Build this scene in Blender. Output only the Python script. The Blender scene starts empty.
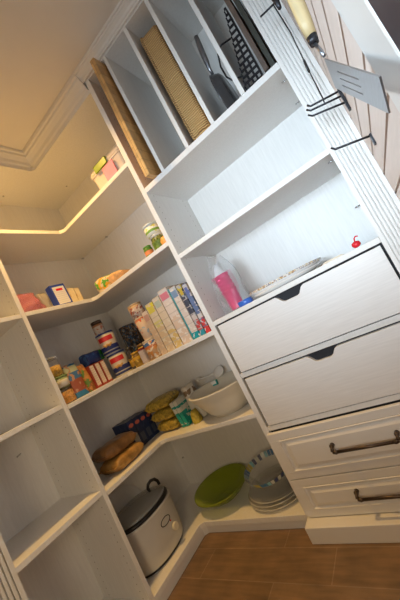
import bpy, bmesh, math, random
from mathutils import Vector, Matrix
random.seed(7)
PI = math.pi
COL = bpy.context.scene.collection
sc = bpy.context.scene

# ---------------------------------------------------------------- helpers
class MB:
    """collects shapes and links them as one mesh object"""
    def __init__(s): s.bm = bmesh.new(); s.mi = 0
    def _q(s, vs, smooth=False):
        try:
            f = s.bm.faces.new(vs); f.material_index = s.mi; f.smooth = smooth
        except ValueError: pass
    def box(s, a, b, rot=None, piv=None):
        (x0, y0, z0), (x1, y1, z1) = a, b
        P = [Vector(p) for p in ((x0,y0,z0),(x1,y0,z0),(x1,y1,z0),(x0,y1,z0),(x0,y0,z1),(x1,y0,z1),(x1,y1,z1),(x0,y1,z1))]
        if rot is not None:
            c = Vector(piv) if piv else sum(P, Vector())/8
            P = [c + rot @ (p-c) for p in P]
        v = [s.bm.verts.new(p) for p in P]
        for f in ((0,3,2,1),(4,5,6,7),(0,1,5,4),(1,2,6,5),(2,3,7,6),(3,0,4,7)): s._q([v[i] for i in f])
        return s
    def loft(s, rings, close=True, cap=True, smooth=True):
        R = [[s.bm.verts.new(p) for p in r] for r in rings]
        n = len(R[0])
        for i in range(len(R)-1):
            for j in range(n if close else n-1):
                s._q([R[i][j], R[i][(j+1)%n], R[i+1][(j+1)%n], R[i+1][j]], smooth)
        if cap:
            s._q(list(reversed(R[0]))); s._q(R[-1])
        return s
    def lathe(s, prof, seg=32, sx=1, sy=1, c=(0,0,0), cap=True, mids=None):
        rings = [[(c[0]+r*sx*math.cos(2*PI*j/seg), c[1]+r*sy*math.sin(2*PI*j/seg), c[2]+z) for j in range(seg)] for r, z in prof]
        if mids is None: return s.loft(rings, cap=cap)
        R = [[s.bm.verts.new(p) for p in r] for r in rings]
        for i in range(len(R)-1):
            s.mi = mids[i]
            for j in range(seg): s._q([R[i][j], R[i][(j+1)%seg], R[i+1][(j+1)%seg], R[i+1][j]], True)
        s.mi = mids[0]; s._q(list(reversed(R[0]))); s.mi = mids[-1]; s._q(R[-1]); s.mi = 0
        return s
    def tube(s, path, r, seg=10, close=False):
        P = [Vector(p) for p in path]; n = len(P); rings = []
        rr = r if isinstance(r, (list, tuple)) else [r]*n
        up = None
        for i in range(n):
            t = (P[min(i+1,n-1)] - P[max(i-1,0)]).normalized()
            if up is None: up = t.orthogonal().normalized()
            up = (up - t*up.dot(t)).normalized(); b = t.cross(up)
            rings.append([P[i] + (up*math.cos(2*PI*k/seg) + b*math.sin(2*PI*k/seg))*rr[i] for k in range(seg)])
        return s.loft(rings)
    def prism(s, poly, axis, a, b):
        """polygon (2 coords) extruded along axis from a to b"""
        def P(u, v, w): return {'x':(w,u,v),'y':(u,w,v),'z':(u,v,w)}[axis]
        A = [s.bm.verts.new(P(u,v,a)) for u,v in poly]; B = [s.bm.verts.new(P(u,v,b)) for u,v in poly]
        s._q(A); s._q(list(reversed(B))); n = len(A)
        for i in range(n): s._q([A[i], B[i], B[(i+1)%n], A[(i+1)%n]])
        return s
    def build(s, name, mat, parent=None, bevel=0, loc=None, rot=None, subsurf=0, smooth=False):
        bmesh.ops.recalc_face_normals(s.bm, faces=s.bm.faces)
        if smooth:
            for f in s.bm.faces: f.smooth = True
        me = bpy.data.meshes.new(name); s.bm.to_mesh(me); s.bm.free()
        for m in (mat if isinstance(mat, (list, tuple)) else [mat]): me.materials.append(m)
        o = bpy.data.objects.new(name, me); COL.objects.link(o)
        if parent: o.parent = parent
        if loc: o.location = loc
        if rot: o.rotation_euler = rot
        if bevel:
            b = o.modifiers.new('bevel', 'BEVEL'); b.width = bevel; b.segments = 2; b.limit_method = 'ANGLE'
        if subsurf:
            b = o.modifiers.new('sub', 'SUBSURF'); b.levels = b.render_levels = subsurf
        return o

def tag(o, label, cat, group=None):
    o['label'] = label; o['category'] = cat
    if group: o['group'] = group
    return o
def thing(name, label, cat, loc=(0,0,0), rot=(0,0,0), group=None):
    o = bpy.data.objects.new(name, None); COL.objects.link(o)
    o.empty_display_size = .05
    o.location = loc; o.rotation_euler = rot
    return tag(o, label, cat, group)
def struct(o): o['kind'] = 'structure'; return o
def plabel(o, t): o['label'] = t; return o
def dup(root, loc, rot=None, label=None):
    r = root.copy(); COL.objects.link(r); r.location = loc
    if rot is not None: r.rotation_euler = rot
    if label: r['label'] = label
    for ch in list(root.children):
        c = ch.copy(); COL.objects.link(c); c.parent = r
        for g in ch.children:
            d = g.copy(); COL.objects.link(d); d.parent = c
    return r

# ---------------------------------------------------------------- materials
def new_mat(name):
    m = bpy.data.materials.new(name); m.use_nodes = True
    nt = m.node_tree; return m, nt, nt.nodes['Principled BSDF']
def N(nt, t, **kw):
    n = nt.nodes.new(t)
    for k, v in kw.items():
        if k in n.inputs: n.inputs[k].default_value = v
        else: setattr(n, k, v)
    return n
def ramp(nt, stops, interp='LINEAR'):
    r = nt.nodes.new('ShaderNodeValToRGB'); r.color_ramp.interpolation = interp
    e = r.color_ramp.elements
    while len(e) > 1: e.remove(e[-1])
    for i, (p, c) in enumerate(stops):
        x = e[0] if i == 0 else e.new(p)
        x.position = p; x.color = (*c, 1)
    return r
def mat(name, rgb, rough=.5, metal=0, var=.06, scale=30, bump=0, stretch=None, coord='Object', **extra):
    m, nt, b = new_mat(name)
    tc = N(nt, 'ShaderNodeTexCoord'); mp = N(nt, 'ShaderNodeMapping')
    if stretch: mp.inputs['Scale'].default_value = stretch
    nz = N(nt, 'ShaderNodeTexNoise'); nz.inputs['Scale'].default_value = scale; nz.inputs['Detail'].default_value = 4
    nt.links.new(tc.outputs[coord], mp.inputs[0]); nt.links.new(mp.outputs[0], nz.inputs['Vector'])
    r = ramp(nt, [(.3, [c*(1-var) for c in rgb]), (.7, [min(1, c*(1+var)) for c in rgb])])
    nt.links.new(nz.outputs['Fac'], r.inputs[0]); nt.links.new(r.outputs[0], b.inputs['Base Color'])
    b.inputs['Roughness'].default_value = rough; b.inputs['Metallic'].default_value = metal
    if bump:
        bp = N(nt, 'ShaderNodeBump'); bp.inputs['Strength'].default_value = bump; bp.inputs['Distance'].default_value = .002
        nt.links.new(nz.outputs['Fac'], bp.inputs['Height']); nt.links.new(bp.outputs[0], b.inputs['Normal'])
    for k, v in extra.items(): b.inputs[k.replace('_', ' ')].default_value = v
    return m
def print_mat(name, bands, blotch=None, amount=.55, scale=14, rough=.45, axis='Z', lines=None):
    """printed packaging: colour bands along the height with blotches of artwork"""
    m, nt, b = new_mat(name)
    tc = N(nt, 'ShaderNodeTexCoord'); sp = N(nt, 'ShaderNodeSeparateXYZ')
    nt.links.new(tc.outputs['Generated'], sp.inputs[0])
    r = ramp(nt, bands, 'CONSTANT'); nt.links.new(sp.outputs[axis], r.inputs[0])
    out = r.outputs[0]
    if blotch:
        for i, c in enumerate(blotch):
            v = N(nt, 'ShaderNodeTexNoise'); v.inputs['Scale'].default_value = scale*(1+.37*i); v.inputs['Detail'].default_value = 1
            mp = N(nt, 'ShaderNodeMapping'); mp.inputs['Location'].default_value = (3.1*i+len(name), 1.7*i, 5*i)
            nt.links.new(tc.outputs['Object'], mp.inputs[0]); nt.links.new(mp.outputs[0], v.inputs['Vector'])
            gt = N(nt, 'ShaderNodeMath', operation='GREATER_THAN'); gt.inputs[1].default_value = amount
            nt.links.new(v.outputs['Fac'], gt.inputs[0])
            mx = N(nt, 'ShaderNodeMix', data_type='RGBA'); mx.inputs['B'].default_value = (*c, 1)
            mx.inputs[7].default_value = (*c, 1)
            nt.links.new(gt.outputs[0], mx.inputs[0]); nt.links.new(out, mx.inputs[6]); out = mx.outputs[2]
    if lines:
        w = N(nt, 'ShaderNodeMath', operation='MULTIPLY'); w.inputs[1].default_value = lines[0]
        fr = N(nt, 'ShaderNodeMath', operation='FRACT'); g2 = N(nt, 'ShaderNodeMath', operation='GREATER_THAN'); g2.inputs[1].default_value = .88
        nt.links.new(sp.outputs['Z'], w.inputs[0]); nt.links.new(w.outputs[0], fr.inputs[0]); nt.links.new(fr.outputs[0], g2.inputs[0])
        mx = N(nt, 'ShaderNodeMix', data_type='RGBA'); mx.inputs[7].default_value = (*lines[1], 1)
        nt.links.new(g2.outputs[0], mx.inputs[0]); nt.links.new(out, mx.inputs[6]); out = mx.outputs[2]
    nt.links.new(out, b.inputs['Base Color']); b.inputs['Roughness'].default_value = rough
    return m
def glassy(name, rgb, rough=.05, trans=.9, ior=1.3, alpha=1):
    m, nt, b = new_mat(name)
    nz = N(nt, 'ShaderNodeTexNoise'); nz.inputs['Scale'].default_value = 8
    r = ramp(nt, [(.3, [c*.96 for c in rgb]), (.7, rgb)]); nt.links.new(nz.outputs['Fac'], r.inputs[0]); nt.links.new(r.outputs[0], b.inputs['Base Color'])
    b.inputs['Roughness'].default_value = rough; b.inputs['Transmission Weight'].default_value = trans
    b.inputs['IOR'].default_value = ior; b.inputs['Alpha'].default_value = alpha
    return m

WHITE = mat('white_melamine', (.80,.79,.77), .42, var=.035, scale=9, stretch=(14,14,1.2), bump=.05)
EDGE = mat('white_edging', (.83,.82,.79), .4, var=.02, scale=20)
LIN = mat('linen_drawer_face', (.80,.79,.78), .38, var=.045, scale=7, stretch=(1.2,6,22), bump=.06)
PAINT = mat('white_paint', (.80,.785,.76), .45, var=.02, scale=6)
FARW = mat('taupe_paint', (.46,.40,.33), .8, var=.02, scale=5)
CEIL = mat('ceiling_paint', (.78,.755,.72), .9, var=.02, scale=5)
SLAT = mat('slatwall_board', (.76,.67,.62), .5, var=.04, scale=8, stretch=(1,1,10))
GROOVE = mat('slatwall_groove', (.27,.16,.10), .7, var=.1)
DARKDOOR = mat('dark_door', (.035,.022,.028), .5, var=.2)
SHADE = mat('gap_shade', (.02,.022,.028), .8)  # near-black colour standing in for shade behind the drawer fronts
BLACK = mat('black_plastic', (.015,.015,.017), .35)
BLKMET = mat('black_metal', (.03,.03,.035), .35, .6)
STEEL = mat('brushed_steel', (.30,.31,.34), .28, .9, var=.12, scale=40, stretch=(1,1,12))
CHROME = mat('polished_metal', (.65,.65,.66), .2, 1)
BRONZE = mat('dark_bronze', (.10,.075,.06), .35, .8, var=.25)
SHEET = mat('aged_bakeware', (.28,.235,.21), .3, .75, var=.15)
DKPAN = mat('nonstick_coating', (.09,.09,.095), .22, .3, var=.15)
TAN = mat('tan_wood_handle', (.45,.34,.18), .45, var=.2, scale=12, stretch=(6,6,1))

# floor: long wood-look tiles with pale grout
def floor_mat():
    m, nt, b = new_mat('wood_look_tile')
    tc = N(nt, 'ShaderNodeTexCoord'); mp = N(nt, 'ShaderNodeMapping')
    nt.links.new(tc.outputs['Object'], mp.inputs[0]); mp.inputs['Location'].default_value = (-.235, -.006, 0)
    br = N(nt, 'ShaderNodeTexBrick'); br.offset = .623
    for k, v in {'Color1':(.235,.148,.08,1),'Color2':(.195,.120,.062,1),'Mortar':(.28,.19,.115,1),'Scale':1.0,'Mortar Size':.0022,'Brick Width':.62,'Row Height':.157}.items(): br.inputs[k].default_value = v
    nt.links.new(mp.outputs[0], br.inputs['Vector'])
    m2 = N(nt, 'ShaderNodeMapping'); m2.inputs['Scale'].default_value = (3, 22, 1); nt.links.new(tc.outputs['Object'], m2.inputs[0])
    nz = N(nt, 'ShaderNodeTexNoise'); nz.inputs['Scale'].default_value = 2.2; nz.inputs['Detail'].default_value = 6; nt.links.new(m2.outputs[0], nz.inputs['Vector'])
    n3 = N(nt, 'ShaderNodeTexNoise'); n3.inputs['Scale'].default_value = 9; n3.inputs['Detail'].default_value = 5; nt.links.new(tc.outputs['Object'], n3.inputs['Vector'])
    ad = N(nt, 'ShaderNodeMath', operation='ADD'); nt.links.new(nz.outputs['Fac'], ad.inputs[0]); nt.links.new(n3.outputs['Fac'], ad.inputs[1])
    r = ramp(nt, [(.35, (.66,.66,.66)), (.65, (1.25,1.2,1.15))]); ml = N(nt, 'ShaderNodeMath', operation='MULTIPLY'); ml.inputs[1].default_value = .5
    nt.links.new(ad.outputs[0], ml.inputs[0]); nt.links.new(ml.outputs[0], r.inputs[0])
    mx = N(nt, 'ShaderNodeMix', data_type='RGBA', blend_type='MULTIPLY'); mx.inputs[0].default_value = 1
    nt.links.new(br.outputs['Color'], mx.inputs[6]); nt.links.new(r.outputs[0], mx.inputs[7]); nt.links.new(mx.outputs[2], b.inputs['Base Color'])
    b.inputs['Roughness'].default_value = .42
    bp = N(nt, 'ShaderNodeBump'); bp.inputs['Strength'].default_value = .25; bp.inputs['Distance'].default_value = .003; nt.links.new(br.outputs['Fac'], bp.inputs['Height']); bp.invert = True
    nt.links.new(bp.outputs[0], b.inputs['Normal'])
    return m
# wicker: woven over-under strands
def wicker_mat():
    m, nt, b = new_mat('woven_wicker')
    tc = N(nt, 'ShaderNodeTexCoord')
    w1 = N(nt, 'ShaderNodeTexWave', bands_direction='Z'); w1.inputs['Scale'].default_value = 34; w1.inputs['Distortion'].default_value = 3.5; w1.inputs['Detail'].default_value = 1
    w2 = N(nt, 'ShaderNodeTexWave', bands_direction='Y'); w2.inputs['Scale'].default_value = 22; w2.inputs['Distortion'].default_value = 1
    nt.links.new(tc.outputs['Object'], w1.inputs[0]); nt.links.new(tc.outputs['Object'], w2.inputs[0])
    ml = N(nt, 'ShaderNodeMath', operation='ADD'); nt.links.new(w1.outputs['Fac'], ml.inputs[0])
    m2 = N(nt, 'ShaderNodeMath', operation='MULTIPLY'); m2.inputs[1].default_value = .45; nt.links.new(w2.outputs['Fac'], m2.inputs[0]); nt.links.new(m2.outputs[0], ml.inputs[1])
    r = ramp(nt, [(.25, (.20,.10,.035)), (.75, (.52,.31,.11)), (1, (.60,.38,.15))]); nt.links.new(ml.outputs[0], r.inputs[0])
    nt.links.new(r.outputs[0], b.inputs['Base Color']); b.inputs['Roughness'].default_value = .6
    bp = N(nt, 'ShaderNodeBump'); bp.inputs['Strength'].default_value = .8; bp.inputs['Distance'].default_value = .004
    nt.links.new(ml.outputs[0], bp.inputs['Height']); nt.links.new(bp.outputs[0], b.inputs['Normal'])
    return m
def board_mat():
    m, nt, b = new_mat('laminated_maple')
    tc = N(nt, 'ShaderNodeTexCoord'); mp = N(nt, 'ShaderNodeMapping'); mp.inputs['Rotation'].default_value = (PI/2, 0, PI/2); nt.links.new(tc.outputs['Object'], mp.inputs[0])
    br = N(nt, 'ShaderNodeTexBrick'); br.offset = .4
    for k, v in {'Color1':(.72,.45,.18,1),'Color2':(.52,.30,.12,1),'Mortar':(.36,.19,.07,1),'Scale':1.0,'Mortar Size':.0008,'Brick Width':.05,'Row Height':.17}.items(): br.inputs[k].default_value = v
    nt.links.new(mp.outputs[0], br.inputs['Vector'])
    nz = N(nt, 'ShaderNodeTexNoise'); nz.inputs['Scale'].default_value = 30; nt.links.new(tc.outputs['Object'], nz.inputs['Vector'])
    r = ramp(nt, [(.3, (.85,.85,.85)), (.7, (1.12,1.1,1.05))]); nt.links.new(nz.outputs['Fac'], r.inputs[0])
    mx = N(nt, 'ShaderNodeMix', data_type='RGBA', blend_type='MULTIPLY'); mx.inputs[0].default_value = 1
    nt.links.new(br.outputs['Color'], mx.inputs[6]); nt.links.new(r.outputs[0], mx.inputs[7]); nt.links.new(mx.outputs[2], b.inputs['Base Color'])
    b.inputs['Roughness'].default_value = .45
    return m

def holed_mat(name, base, axis, us, zlo=.1, zhi=2.25):
    """white melamine with two columns of shelf-pin holes drilled 32 mm apart"""
    m = base.copy(); m.name = name; nt = m.node_tree; b = nt.nodes['Principled BSDF']
    src = b.inputs['Base Color'].links[0].from_socket
    tc = N(nt, 'ShaderNodeTexCoord'); sp = N(nt, 'ShaderNodeSeparateXYZ'); nt.links.new(tc.outputs['Object'], sp.inputs[0])
    def M(op, a, b_=None):
        n = N(nt, 'ShaderNodeMath', operation=op)
        for i, v in enumerate((a, b_)):
            if v is None: continue
            if isinstance(v, (int, float)): n.inputs[i].default_value = v
            else: nt.links.new(v, n.inputs[i])
        return n.outputs[0]
    z = M('MULTIPLY', M('SUBTRACT', M('FRACT', M('DIVIDE', sp.outputs['Z'], .032)), .5), .032)
    du = None
    for u in us:
        d = M('ABSOLUTE', M('SUBTRACT', sp.outputs[axis], u)); du = d if du is None else M('MINIMUM', du, d)
    dist = M('SQRT', M('ADD', M('MULTIPLY', z, z), M('MULTIPLY', du, du)))
    hit = M('LESS_THAN', dist, .0028)
    mx = N(nt, 'ShaderNodeMix', data_type='RGBA'); mx.inputs[7].default_value = (.36,.33,.30,1)
    nt.links.new(hit, mx.inputs[0]); nt.links.new(src, mx.inputs[6]); nt.links.new(mx.outputs[2], b.inputs['Base Color'])
    return m
# ---------------------------------------------------------------- key measures (metres)
DL, DC, DR = .356, .375, .379           # depths of left run, corner run, right cabinet
XP0, XP1 = .973, 1.003                  # panel between corner and right cabinet
YP0, YP1 = -.783, -.804                 # panel between corner and left unit
WQ, WC = 1.728, 1.838                   # pilaster left edge, right wall
YL = -1.176                             # left unit's far pilaster
ZC = 2.392
Z1, Z2, Z3, Z4, ZD = 1.885, 1.440, .967, .552, .070
TS = .021
ZT, ZM, ZDR = 1.690, 1.332, 1.002       # right cabinet: tray floor underside, middle shelf underside, drawer deck top

HOLE_X = holed_mat('melamine_holes_a', WHITE, 'Y', (-.33, -.07))
HOLE_Y = holed_mat('melamine_holes_b', WHITE, 'X', (.06, .31))
# ---------------------------------------------------------------- setting
struct(MB().box((-.12,-2.9,-.05),(3.0,.12,0)).build('floor', floor_mat()))
struct(MB().box((-.12,-2.9,ZC),(3.0,.12,ZC+.05)).build('ceiling', CEIL))
struct(MB().box((-.12,0.0,0),(3.0,.12,ZC)).build('wall_back', PAINT))
struct(MB().box((-.12,-2.9,0),(-.0,0.0,ZC)).build('wall_left', PAINT))
struct(MB().box((0,-2.9,0),(3.0,-2.78,ZC)).build('wall_front', FARW))
# right wall: slatted board run from the pilaster to the doorway casing
w = MB(); w.mi = 1; w.box((WC+.006,-1.12,0),(WC+.11,0,ZC)); w.mi = 0
z = .03
PITCH = .0715; z0 = 1.172 - 16*PITCH
for k in range(34):
    a = max(0.002, z0 + k*PITCH + .004); b_ = min(ZC-.002, z0 + (k+1)*PITCH - .004)
    if b_ > a: w.box((WC-.010,-1.115,a),(WC+.008,-DR-.001,b_))
struct(w.build('wall_right', [SLAT, GROOVE]))
w = MB(); w.box((WC+.004,-2.78,0),(WC+.11,-2.06,ZC)); w.box((WC+.004,-2.06,2.1),(WC+.11,-1.12,ZC)); struct(w.build('wall_right_far', FARW))
# doorway casing beside the camera and the dark door in it
w = MB(); w.box((1.815,-1.228,.0),(1.85,-1.106,2.19)); w.box((1.815,-2.19,2.055),(1.85,-1.228,2.19)); w.box((1.815,-2.19,0),(1.85,-2.06,2.055))
struct(w.build('trim_3', PAINT, bevel=.004))
d1 = MB().box((1.8165,-2.055,.01),(1.86,-1.229,2.05)).build('door_1', DARKDOOR); struct(d1)
MB().tube([(1.8165,-1.99,.98),(1.80,-1.99,.98),(1.797,-1.98,.98),(1.797,-1.90,.98)], .008).build('door_handle', BRONZE, d1)

# crown mouldings
PROF = [(0,0),(.012,0),(.014,.012),(.022,.020),(.028,.036),(.042,.052),(.050,.058),(.052,.070),(.062,.074),(.066,.086),(.066,1.0),(0,1.0)]
def sweep(mb, path, prof, z0, scale, ztop):
    """profile (out, up) swept along an xy path with mitres; out is to the left of travel"""
    n = len(path); P = [Vector(p) for p in path]; rings = []
    for i in range(n):
        ds = []
        if i > 0: ds.append((P[i]-P[i-1]).normalized())
        if i < n-1: ds.append((P[i+1]-P[i]).normalized())
        ns = [Vector((-d.y, d.x)) for d in ds]
        m = (ns[0]+ns[-1]); m = m/m.length; k = 1/max(.2, m.dot(ns[0]))
        rings.append([(P[i].x+m.x*k*o*scale, P[i].y+m.y*k*o*scale, min(ztop, z0+u*scale)) for o, u in prof])
    mb.loft(rings, smooth=False)
t = MB(); sweep(t, [(WC-.008,-DR-.001),(.966,-DR-.001),(.966,-.345)], [(a, b*.70) for a, b in PROF], 2.350, .68, ZC-.0006)
# travel right->left along the front so that the room lies on the left-hand side
struct(t.build('trim_1', PAINT))
t = MB(); sweep(t, [(.966,-DC+.012),(DL-.012,-DC+.012),(DL-.012,-2.77)], PROF, 2.306, .95, ZC-.001)
struct(t.build('trim_2', PAINT))

# ---------------------------------------------------------------- corner shelving
cu = thing('corner_shelving', 'white L-shaped corner pantry shelving with warm-lit open shelves between two tall side panels', 'shelving', (DL,-DC,0))
def at(mb): return mb
def L_poly(x1, y1, ch=.02, g=.0):
    return [(.012,-.012),(x1,-.012),(x1,-DC),(DL+ch,-DC),(DL,-DC-ch),(DL,y1),(.012,y1)]
def rel(o, root):
    o.location = -Vector(root.location); return o
rel(MB().box((.0,-.001,0),(XP0,-.012,2.31)).build('back_panel', WHITE, cu), cu)
rel(MB().box((.0,YP0,0),(.012,-.012,2.31)).build('back_panel', WHITE, cu), cu)
for zz in (Z1, Z2, Z3, Z4):
    rel(MB().prism(L_poly(XP0-.0005, YP0+.0005), 'z', zz-TS, zz).build('shelf', WHITE, cu, bevel=.0015), cu)
rel(MB().prism(L_poly(XP0-.0005, YP0+.0005), 'z', ZD-TS-.004, ZD).build('deck', WHITE, cu, bevel=.0015), cu)
rel(MB().prism(L_poly(XP0-.0005, YP0+.0005), 'z', 2.294, 2.312).build('top_panel', WHITE, cu), cu)
pl = MB(); pl.prism([(XP0,-DC+.012),(DL-.012+.02,-DC+.012),(DL-.012,-DC-.008),(DL-.012,YP0+.001),(DL-.030,YP0+.001),(DL-.030,-DC+.03),(XP0,-DC+.03)], 'z', 0, ZD-.002)
rel(pl.build('plinth', PAINT, cu), cu)
# little round screw caps and pins
for x, y in ((.10,-.45),(.28,-.10)): rel(MB().lathe([(.006,0),(.006,.0015)], 10, c=(x,y,2.2925)).build('screw_cap', CHROME, cu), cu)
for x in (.03,.33): rel(MB().box((x-.006,-.028,Z1-TS-.008),(x+.006,-.012,Z1-TS)).build('shelf_bracket', CHROME, cu), cu)
rel(MB().box((.06,-.022,.26),(.072,-.012,.268)).build('shelf_bracket', CHROME, cu), cu)

# ---------------------------------------------------------------- left shelving
lu = thing('shelving_unit', 'narrow white open shelving unit with flat shelves at the left edge of the photo', 'shelving', (DL,YP1,0))
def LB(a, b, name, m=WHITE, bev=.0015, lab=None):
    o = rel(MB().box(a, b).build(name, m, lu, bevel=bev), lu)
    if lab: plabel(o, lab)
    return o
LB((.0,YP1,.0),(DL,YP0,2.30),'side_panel',HOLE_Y)
LB((.0,YL-.02,.0),(DL-.03,YL,2.30),'side_panel')
LB((.0,YL,0),(.012,YP1,2.30),'back_panel')
for zz in (1.885, 1.437, .984, .570): LB((.012,YL,zz-TS),(DL-.001,YP1-.0004,zz),'shelf')
LB((.012,YL,ZD-TS),(DL-.001,YP1-.0004,ZD),'deck')
LB((DL-.030,YL,0),(DL-.012,YP1-.0004,ZD-TS-.0005),'plinth',PAINT)
LB((.012,YL,2.29),(DL-.001,YP1-.0004,2.308),'top_panel')
def pilaster(a0, a1, front, axis, name, root, depth=.03, z1=2.35, nfl=7):
    mb = MB(); W_ = a1-a0; m = .010; step = (W_-2*m)/nfl; s = 1 if front > 0 else -1
    def F(u, out): return (u, out)
    pts = [(a0, 0)]; pts.append((a0, depth)); pts.append((a0+m, depth))
    for k in range(nfl):
        u = a0+m+k*step
        pts += [(u+.34*step, depth), (u+.36*step, depth-.0095), (u+.66*step, depth-.0095), (u+.68*step, depth)]
    pts += [(a1-m, depth), (a1, depth), (a1, 0)]
    if axis == 'x': poly = [(u, front+depth-d) for u, d in pts]          # face looks towards -y
    else: poly = [(front-depth+d, u) for u, d in pts]                    # face looks towards +x
    mb.prism(poly, 'z', 0, z1)
    return rel(mb.build(name, PAINT, root), root)
pilaster(YL-.12, YL, DL+.004, 'y', 'pilaster', lu, z1=2.30)
for y, z in ((-.905,.855),(-.935,.166)):
    rel(MB().tube([(.012,y,z),(.045,y+.005,z+.007)], .0035).build('cable_clip', CHROME, lu), lu)


# ---------------------------------------------------------------- right cabinet
ru = thing('pantry_cabinet', 'tall white pantry cabinet with tray slots on top, open shelves and four drawers below', 'cabinet', (1.365,-DR,0))
def RB(a, b, name, m=WHITE, bev=.0015): return rel(MB().box(a, b).build(name, m, ru, bevel=bev), ru)
RB((XP0,-DR,0),(XP1-.004,-.001,2.352),'side_panel',HOLE_X)
RB((WQ,-DR+.03,0),(WC-.011,-.001,2.352),'side_panel')
RB((XP1-.004,-.013,.02),(WQ,-.001,2.352),'back_panel')
RB((XP1-.004,-DR,2.344),(WQ,-.013,2.362),'top_panel')
RB((XP1-.004,-DR,ZT),(WQ,-.013,ZT+.025),'shelf')
RB((XP1-.004,-DR,ZM),(WQ,-.013,ZM+.021),'shelf')
RB((XP1-.004,-DR,ZDR-.021),(WQ,-.013,ZDR),'shelf')
for xx in (1.13, 1.286, 1.428, 1.580): RB((xx-.009,-DR+.0005,ZT+.0255),(xx+.009,-.0135,2.3435),'divider')
RB((XP1-.004,-DR+.004,.716),(WQ,-.05,.738),'rail'); RB((XP1-.004,-DR+.004,.458),(WQ,-.05,.479),'rail')
RB((XP1-.004,-DR+.02,.10),(WQ,-.30,.10+.88),'cavity_shade', SHADE, 0)  # solid dark block, paints the shade seen through the drawer gaps
pilaster(WQ, WC-.0105, -DR-.001, 'x', 'pilaster', ru)
for yy, zz in ((-.3,ZT-.006),(-.08,ZT-.006),(-.3,ZM-.006),(-.05,1.16)):
    rel(MB().tube([(WQ,yy,zz),(WQ-.022,yy,zz)], .003, 6).build('shelf_pin', CHROME, ru), ru)
# flat drawers with a cut-out grip
def flat_drawer(z0, z1):
    xa, xb, c = 1.012, 1.7195, 1.372
    mb = MB(); mb.prism([(xa,z0),(xb,z0),(xb,z1),(c+.064,z1),(c+.052,z1-.006),(c+.036,z1-.026),(c+.026,z1-.030),(c-.026,z1-.030),(c-.036,z1-.026),(c-.052,z1-.006),(c-.064,z1),(xa,z1)], 'y', -DR-.0005, -DR+.018)
    o = rel(mb.build('drawer', LIN, ru, bevel=.001), ru)
    g = MB().prism([(c+.070,z1+.001),(c+.040,z1-.034),(c-.040,z1-.034),(c-.070,z1+.001)], 'y', -DR+.0185, -DR+.0195).build('grip_shade', SHADE, o)  # dark sheet behind the cut-out, shade put in as colour
    return o
flat_drawer(.7425, .9735); flat_drawer(.4835, .709)
# raised-panel drawers with bronze bar pulls
def panel_drawer(z0, z1):
    xa, xb = .992, 1.7235; yf = -DR-.020
    mb = MB(); mb.box((xa,yf,z0),(xb,-DR-.0006,z1))
    def rect(m): return [(xa+m*1.0,z0+m*.78),(xb-m*1.0,z0+m*.78),(xb-m,z1-m*.78),(xa+m,z1-m*.78)]
    prof = [(.042,0),(.046,-.003),(.052,.004),(.058,.0045),(.062,.002),(.078,-.0045),(.080,-.0045)]
    rings = [[(x, yf+d, z) for x, z in rect(m)] for m, d in prof]
    mb2 = MB(); mb2.loft(rings, cap=False, smooth=False); mb2._q([mb2.bm.verts.new((x, yf-.0045, z)) for x, z in rect(.080)])
    # cut the field out of the slab: frame of four boxes plus sunk field
    mb.bm.free(); mb = MB(); r0 = rect(.042)
    A, B = r0[0], r0[2]
    mb.box((xa,yf,z0),(xb,-DR-.0006,A[1])); mb.box((xa,yf,B[1]),(xb,-DR-.0006,z1))
    mb.box((xa,yf,A[1]),(A[0],-DR-.0006,B[1])); mb.box((B[0],yf,A[1]),(xb,-DR-.0006,B[1]))
    o = rel(mb.build('drawer', PAINT, ru, bevel=.0015), ru)
    f = mb2.build('raised_panel', PAINT, o)
    c, zc = 1.364, (z0+z1)/2+.004; y0 = yf-.0045
    h = MB()
    for s in (-1,1):
        x = c+s*.118
        h.tube([(x,y0,zc+.010),(x,y0-.010,zc+.010),(x,y0-.024,zc+.008),(x,y0-.031,zc-.001)], [.009,.006,.006,.007], 12)
        h.lathe([(.001,-.009),(.008,-.005),(.009,0),(.008,.005),(.001,.009)], 12, c=(x,y0-.016,zc+.012))
        h.tube([(x,y0-.031,zc-.002),(x-s*.012,y0-.032,zc-.004),(x-s*.020,y0-.032,zc-.004)], [.0065,.0085,.006], 12)
    h.tube([(c-.100,y0-.032,zc-.004),(c+.100,y0-.032,zc-.004)], .0062, 12)
    plabel(h.build('handle', BRONZE, o), 'dark bronze bar pull')
panel_drawer(.2445, .453); panel_drawer(.074, .240)
RB((XP1-.02,-.452,0),(WC,-DR-.0002,.070),'plinth', PAINT, .003)

# ================================================================ tray slots
ZS = ZT+.0258
t = thing('cutting_board', 'thick laminated wood cutting board standing on edge in the leftmost top slot', 'cutting board', (1.078,-.22,ZS), (0,math.radians(1.6),0))
MB().box((-.014,-.215,.0008),(.015,.195,.618)).build('board', board_mat(), t, bevel=.003)
# wicker tray on edge
WICK = wicker_mat()
t = thing('wicker_basket', 'shallow woven wicker basket stored upright on its side in a top slot', 'basket', (1.364,-.186,ZS))
mb = MB()
def rrect(a, b, r, n=5):
    P = []
    for cx, cy, s in ((a-r,b-r,0),(-a+r,b-r,1),(-a+r,-b+r,2),(a-r,-b+r,3)):
        for k in range(n+1):
            an = s*PI/2 + k*PI/2/n; P.append((cx+r*math.cos(an), cy+r*math.sin(an)))
    return P
rr = []
for x, f in ((-.010,1.0),(-.030,.985),(-.050,.97),(-.050,.94),(-.028,.95),(-.006,.965),(.0,.97)):
    rr.append([(x+.03, y*f, .287+zz*f) for y, zz in rrect(.165, .283, .04)])
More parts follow.
